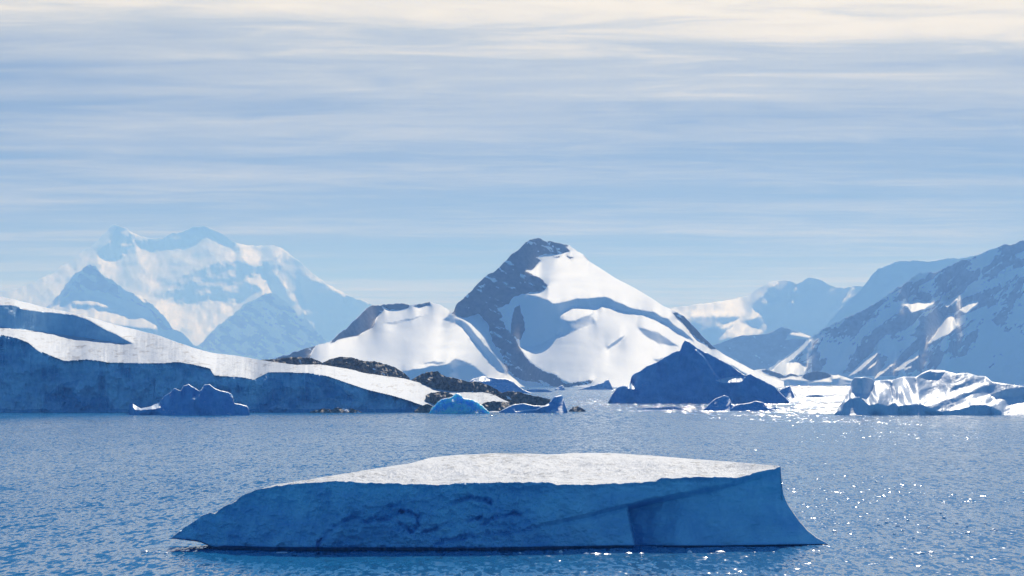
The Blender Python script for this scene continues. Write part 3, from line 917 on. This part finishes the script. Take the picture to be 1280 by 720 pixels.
def tabular():
    px = np.unique(np.concatenate([np.arange(214, 1035.1, 0.75), np.linspace(974, 984, 40)]))
    T = smoothcurve(T_RIM, px, 0.6)
    T = T + 1.4 * fbm(px / 8, px * 0, seed=201, octaves=4, gain=.6) * np.interp(px, [214, 230, 970, 976, 980, 1035], [0, 1, 1, .3, .5, .2])
    W = smoothcurve(W_LINE, px, 2)
    T = np.minimum(T, W - 0.4)
    B = np.minimum(smoothcurve(B_RIM, px, 2.5) + 0.35 * fbm(px / 14, px * 0, seed=203, octaves=4), T - 0.15)
    under = np.interp(px, [214, 250, 268, 280, 1000, 1036], [0.05, 0.2, 1.0, 1, 1, .6])
    dsea = sea_depth(np.interp(px, [214, 270, 345, 600, 780, 900, 1000, 1035], [688, 687.5, 689, 689, 685.5, 685, 682.6, 680.6]))
    n = len(px)
    nf, nt, nb = 120, 70, 14
    v = np.linspace(0, 1, nf)
    notch = 5.5 * np.interp(px, [214, 262, 280, 760, 1000, 1036], [.2, .3, 1, .75, .45, .1])
    lowpy = np.maximum(W - notch, T + 0.2)
    PY = lowpy[:, None] + (T - lowpy)[:, None] * v[None]
    PX = np.repeat(px[:, None], nf, 1)
    s = dsea[:, None] / F                                        # metres per pixel there
    # height of the wall at each point leans it back a little; its right end flares out at the foot
    up = (W[:, None] - PY) * s
    off = 0.16 * up
    flare = np.interp(PX, [760, 860, 960, 1035], [0, .8, 1.6, 2.2])
    off = off + flare * (1 - np.exp(-up / 2.2))
    off += 1.5 * fbm(PX / 70, PY / 90, seed=207, octaves=3) + 0.9 * np.abs(fbm(PX / 24, PY / 15, seed=209, octaves=5, gain=.55)) * np.interp(PX, [214, 640, 700, 1035], [1, 1, .45, .25])
    rough = np.interp(PX, [214, 380, 480, 640, 720, 800], [.35, .5, 1, 1, .5, .12])
    off += 0.6 * np.abs(fbm(PX / 13 + PY / 40, PY / 60, seed=210, octaves=4)) * np.interp(PX, [214, 640, 700, 1035], [1, 1, .3, .1])
    off += 0.30 * rough * fbm(PX / 6, PY / 4.5, seed=211, octaves=4, gain=.6)
    led = curve(LEDGE, PX)
    led = led + 1.6 * fbm(PX / 22, PX * 0, seed=229, octaves=4, gain=.6)
    k = np.clip((PY - led) / 3.0, -1, 1) * 0.5 + 0.5
    below = k * np.interp(PX, [600, 640, 700, 780, 940, 976], [0, .3, .9, 1.3, .9, .2])
    off += below * np.clip(1 - (PY - led) / 90, .35, 1)
    ey = np.interp(PY, [600, 637, 650, 680, 700], [782, 785, 787, 794, 797])
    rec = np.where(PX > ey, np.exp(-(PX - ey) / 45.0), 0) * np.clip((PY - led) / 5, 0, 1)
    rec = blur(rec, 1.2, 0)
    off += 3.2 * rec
    off -= 0.6 * np.clip((PY - led) / 6, 0, 1) * np.clip((PX - 660) / 100, 0, 1) * (PX <= ey)
    clear = 0.25 + 0.7 * fbm(PX / 40, PY / 22, seed=213, octaves=5, gain=.6) * np.interp(PX, [214, 650, 760, 1035], [1, 1, .45, .4]) - np.interp(PX, [780, 880], [0, .22])  # mottled ice; the right end is painted paler to look better lit
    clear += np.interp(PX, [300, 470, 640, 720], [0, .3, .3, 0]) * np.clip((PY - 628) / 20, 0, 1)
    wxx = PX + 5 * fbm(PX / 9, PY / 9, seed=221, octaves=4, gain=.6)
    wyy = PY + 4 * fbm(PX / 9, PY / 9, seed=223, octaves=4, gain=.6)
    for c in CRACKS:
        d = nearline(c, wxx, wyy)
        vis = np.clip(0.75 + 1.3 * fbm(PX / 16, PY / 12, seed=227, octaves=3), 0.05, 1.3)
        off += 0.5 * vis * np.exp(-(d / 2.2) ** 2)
        clear += 0.9 * vis * np.exp(-(d / 3.5) ** 2)  # clear ice bands that also paint the crack shade into the colour
    clear += 0.7 * np.exp(-((PY - led - 1) / 2.5) ** 2) * np.interp(PX, [600, 660, 930, 976], [0, 1, .8, 0]) * np.clip(.7 + fbm(PX / 14, PY / 9, seed=228), 0.1, 1.2)  # shade line under the ledge, painted as deeper blue
    clear += 1.1 * rec  # shade of the recess painted into the ice colour
    clear += 0.9 * np.clip(1 - (lowpy[:, None] - PY) / 3.0, 0, 1)  # painted shade deepening towards the waterline notch
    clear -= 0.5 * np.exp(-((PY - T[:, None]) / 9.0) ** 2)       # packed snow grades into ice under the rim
    crust = np.interp(PX, [214, 970, 977, 1035], [1, 1, 0, 0])
    off -= 0.30 * crust * np.exp(-((PY - T[:, None]) / 3.0) ** 2)
    D = dsea[:, None] + off
    fx, fy, fz = at_depth(PX, PY, D)
    # under the wall: the sea has cut a notch
    xw, yw, zw = at_depth(px, W, dsea + off[:, 0] + 1.1)
    zu = np.where(under > .9, -2.5, zw - 0.05)
    rows = [np.stack([xw * 1.01, yw + 4, zu], 1), np.stack([xw, yw, zw], 1), np.stack([fx[:, 0], fy[:, 0] + .12, fz[:, 0] - 0.03], 1)]
    face = np.stack([fx, fy, fz], 2)
    zb = curve(Z_BACK, px)
    db = (H - zb) * F / np.maximum(B - 476, 5)
    db = np.maximum(db, D[:, -1] + np.interp(px, [214, 240, 318, 930, 976, 1000, 1035], [.6, 3, 5, 5, 1.2, 2.5, .6]))
    bx, by, bz = at_depth(px, B, db)
    bz = np.where((px < 318) | (px > 976), np.minimum(bz, fz[:, -1] - 0.02), bz)
    u = np.linspace(0, 1, nt + 1)[1:]
    keep = np.exp(-u * 40.0)[None] * (u < 1)
    st = []
    for f_ in (fx, fy, fz):
        e_ = f_[:, -1:]
        g_ = blur(e_, 9, 0) if f_ is not fx else e_
        st.append(g_ + (e_ - g_) * np.maximum(keep, np.where((px < 330) | (px > 960), 1, 0)[:, None]))
    tx = st[0] + (bx[:, None] - st[0]) * u
    ty = st[1] + (by[:, None] - st[1]) * u
    tz = st[2] + (bz[:, None] - st[2]) * u
    env = np.sin(np.pi * np.clip(u, 0, 1))[None] * np.interp(px, [214, 318, 420, 900, 976, 1035], [0, .1, 1, 1, .2, 0])[:, None]
    tz = tz + env * (0.75 * fbm(tx / 7, ty / 16, seed=231, octaves=6, gain=.6) - 0.2)
    # a shallow melt hollow
    tz -= 0.30 * np.exp(-((tx - 5.5) / 4.0) ** 2 - ((ty - 268) / 7) ** 2) * env
    topv = np.stack([tx, ty, tz], 2)
    bt = np.linspace(0, 1, nb + 1)[1:]
    bk = []
    for q in bt:
        zz = bz + (np.where(under > .9, -2.5, zu) - bz) * q ** 1.2
        dd = by + np.maximum(bz, .3) * 0.5 * q
        bk.append(np.stack([bx * dd / by, dd, zz], 1)[:, None])
    V = np.concatenate([r[:, None] for r in rows] + [face, topv] + bk, 1)
    m = V.shape[1]
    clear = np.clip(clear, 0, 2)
    A = np.concatenate([np.full((n, 3), 1.6), clear, np.full((n, nt + nb), 0.2)], 1)  # notch rows get the deepest blue as painted shade
    Q = grid_quads(n, m)
    j = Q[:, 0] % m
    i = Q[:, 0] // m
    first_top = 3 + nf - 1
    top_q = (j >= first_top) & (j < first_top + nt)
    root = empty('iceberg', (0.0, 217.0, 0.0))
    tag(root, 'long flat topped iceberg alone on the open sea, nearest of all', 'iceberg', 'icebergs')
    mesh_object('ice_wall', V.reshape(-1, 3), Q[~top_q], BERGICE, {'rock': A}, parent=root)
    mesh_object('snow_top', V.reshape(-1, 3), Q[top_q], BERGSNOW, {'rock': A}, parent=root)


tabular()

# ------------------------------------------------------------------ small ice adrift and sun glint stand-ins
rng = random.Random(7)
FRAG, ft, fb = new_mat('wet_drift_ice')
fb.inputs['Base Color'].default_value = (0.80, 0.88, 0.93, 1)
fb.inputs['Roughness'].default_value = 0.25


def fragment(px, py, wpx, hpx, label, group, seed):
    d = sea_depth(py)
    s = d / F
    n, m = 14, 9
    th = np.linspace(0, 2 * np.pi, n + 1)[:-1]
    ph = np.linspace(-0.5 * np.pi, 0.5 * np.pi, m)
    v = []
    for p in ph:
        for t in th:
            r = 1 + 0.45 * float(fbm(np.array([2.0 * math.cos(t) * math.cos(p) + seed]), np.array([2.0 * math.sin(t) * math.cos(p)]), np.array([2.0 * math.sin(p)]), seed=seed)[0])
            v.append((0.5 * wpx * s * r * math.cos(t) * math.cos(p), 0.45 * wpx * s * r * math.sin(t) * math.cos(p), hpx * s * r * math.sin(p)))
    q = []
    for a in range(m - 1):
        for b in range(n):
            q.append((a * n + b, a * n + (b + 1) % n, (a + 1) * n + (b + 1) % n, (a + 1) * n + b))
    o = mesh_object('ice_glint_bit', np.array(v), np.array(q), FRAG, origin=(0, 0, 0), smooth=False)
    x, y, z = at_depth(np.array([float(px)]), np.array([float(py)]), d)
    o.location = (float(x[0]), d, 0.02)
    tag(o, label, 'ice fragment', group)


k = 0
for px, py, w_, h_ in ((650, 692, 3, 1.5), (701, 691, 4.5, 3), (733, 693, 8, 1.8), (745, 693, 14, 1.8), (786, 692, 9, 1.4), (802, 693, 7, 1.6), (862, 692, 7, 3), (900, 691, 14, 2.2),
                       (943, 691, 4, 1.2), (967, 691, 4, 1.2), (1010, 683, 3, 1), (181, 690, 10, 1.5), (196, 691, 9, 1.3), (207, 692, 6, 1.2), (352, 691, 14, .9)):
    k += 1
    fragment(px, py, w_, h_, 'small white ice fragment adrift along the foot of the flat topped iceberg', 'ice fragments at the foot of the flat iceberg', k)
for px, py, w_, h_ in ((1043, 665, 6, 2), (1030, 660, 3, 1.4), (1098, 657, 4, 1.5), (1108, 654, 5, 2), (1122, 658, 5, 2), (1135, 651, 4, 1.6), (1118, 668, 4, 1.4), (1150, 692, 14, 1.6),
                       (1163, 691, 10, 1.6), (1160, 660, 4, 1.6), (1180, 648, 5, 2), (1196, 655, 4, 1.6), (1210, 667, 7, 2.2), (1209, 659, 4, 1.6), (1243, 663, 10, 2), (1142, 673, 3, 1.2),
                       (1095, 603, 3, 1.2), (1119, 610, 3, 1.2), (1176, 642, 4, 1.3), (1087, 672, 4, 1.2), (1128, 664, 4, 1.5), (1232, 655, 4, 1.3)):
    k += 1
    fragment(px, py, w_, h_, 'small ice fragment standing in for a sun glint on the sea right of the flat topped iceberg', 'ice fragments standing in for sun glints on the right', k)  # pieces added in place of sun glints on the water
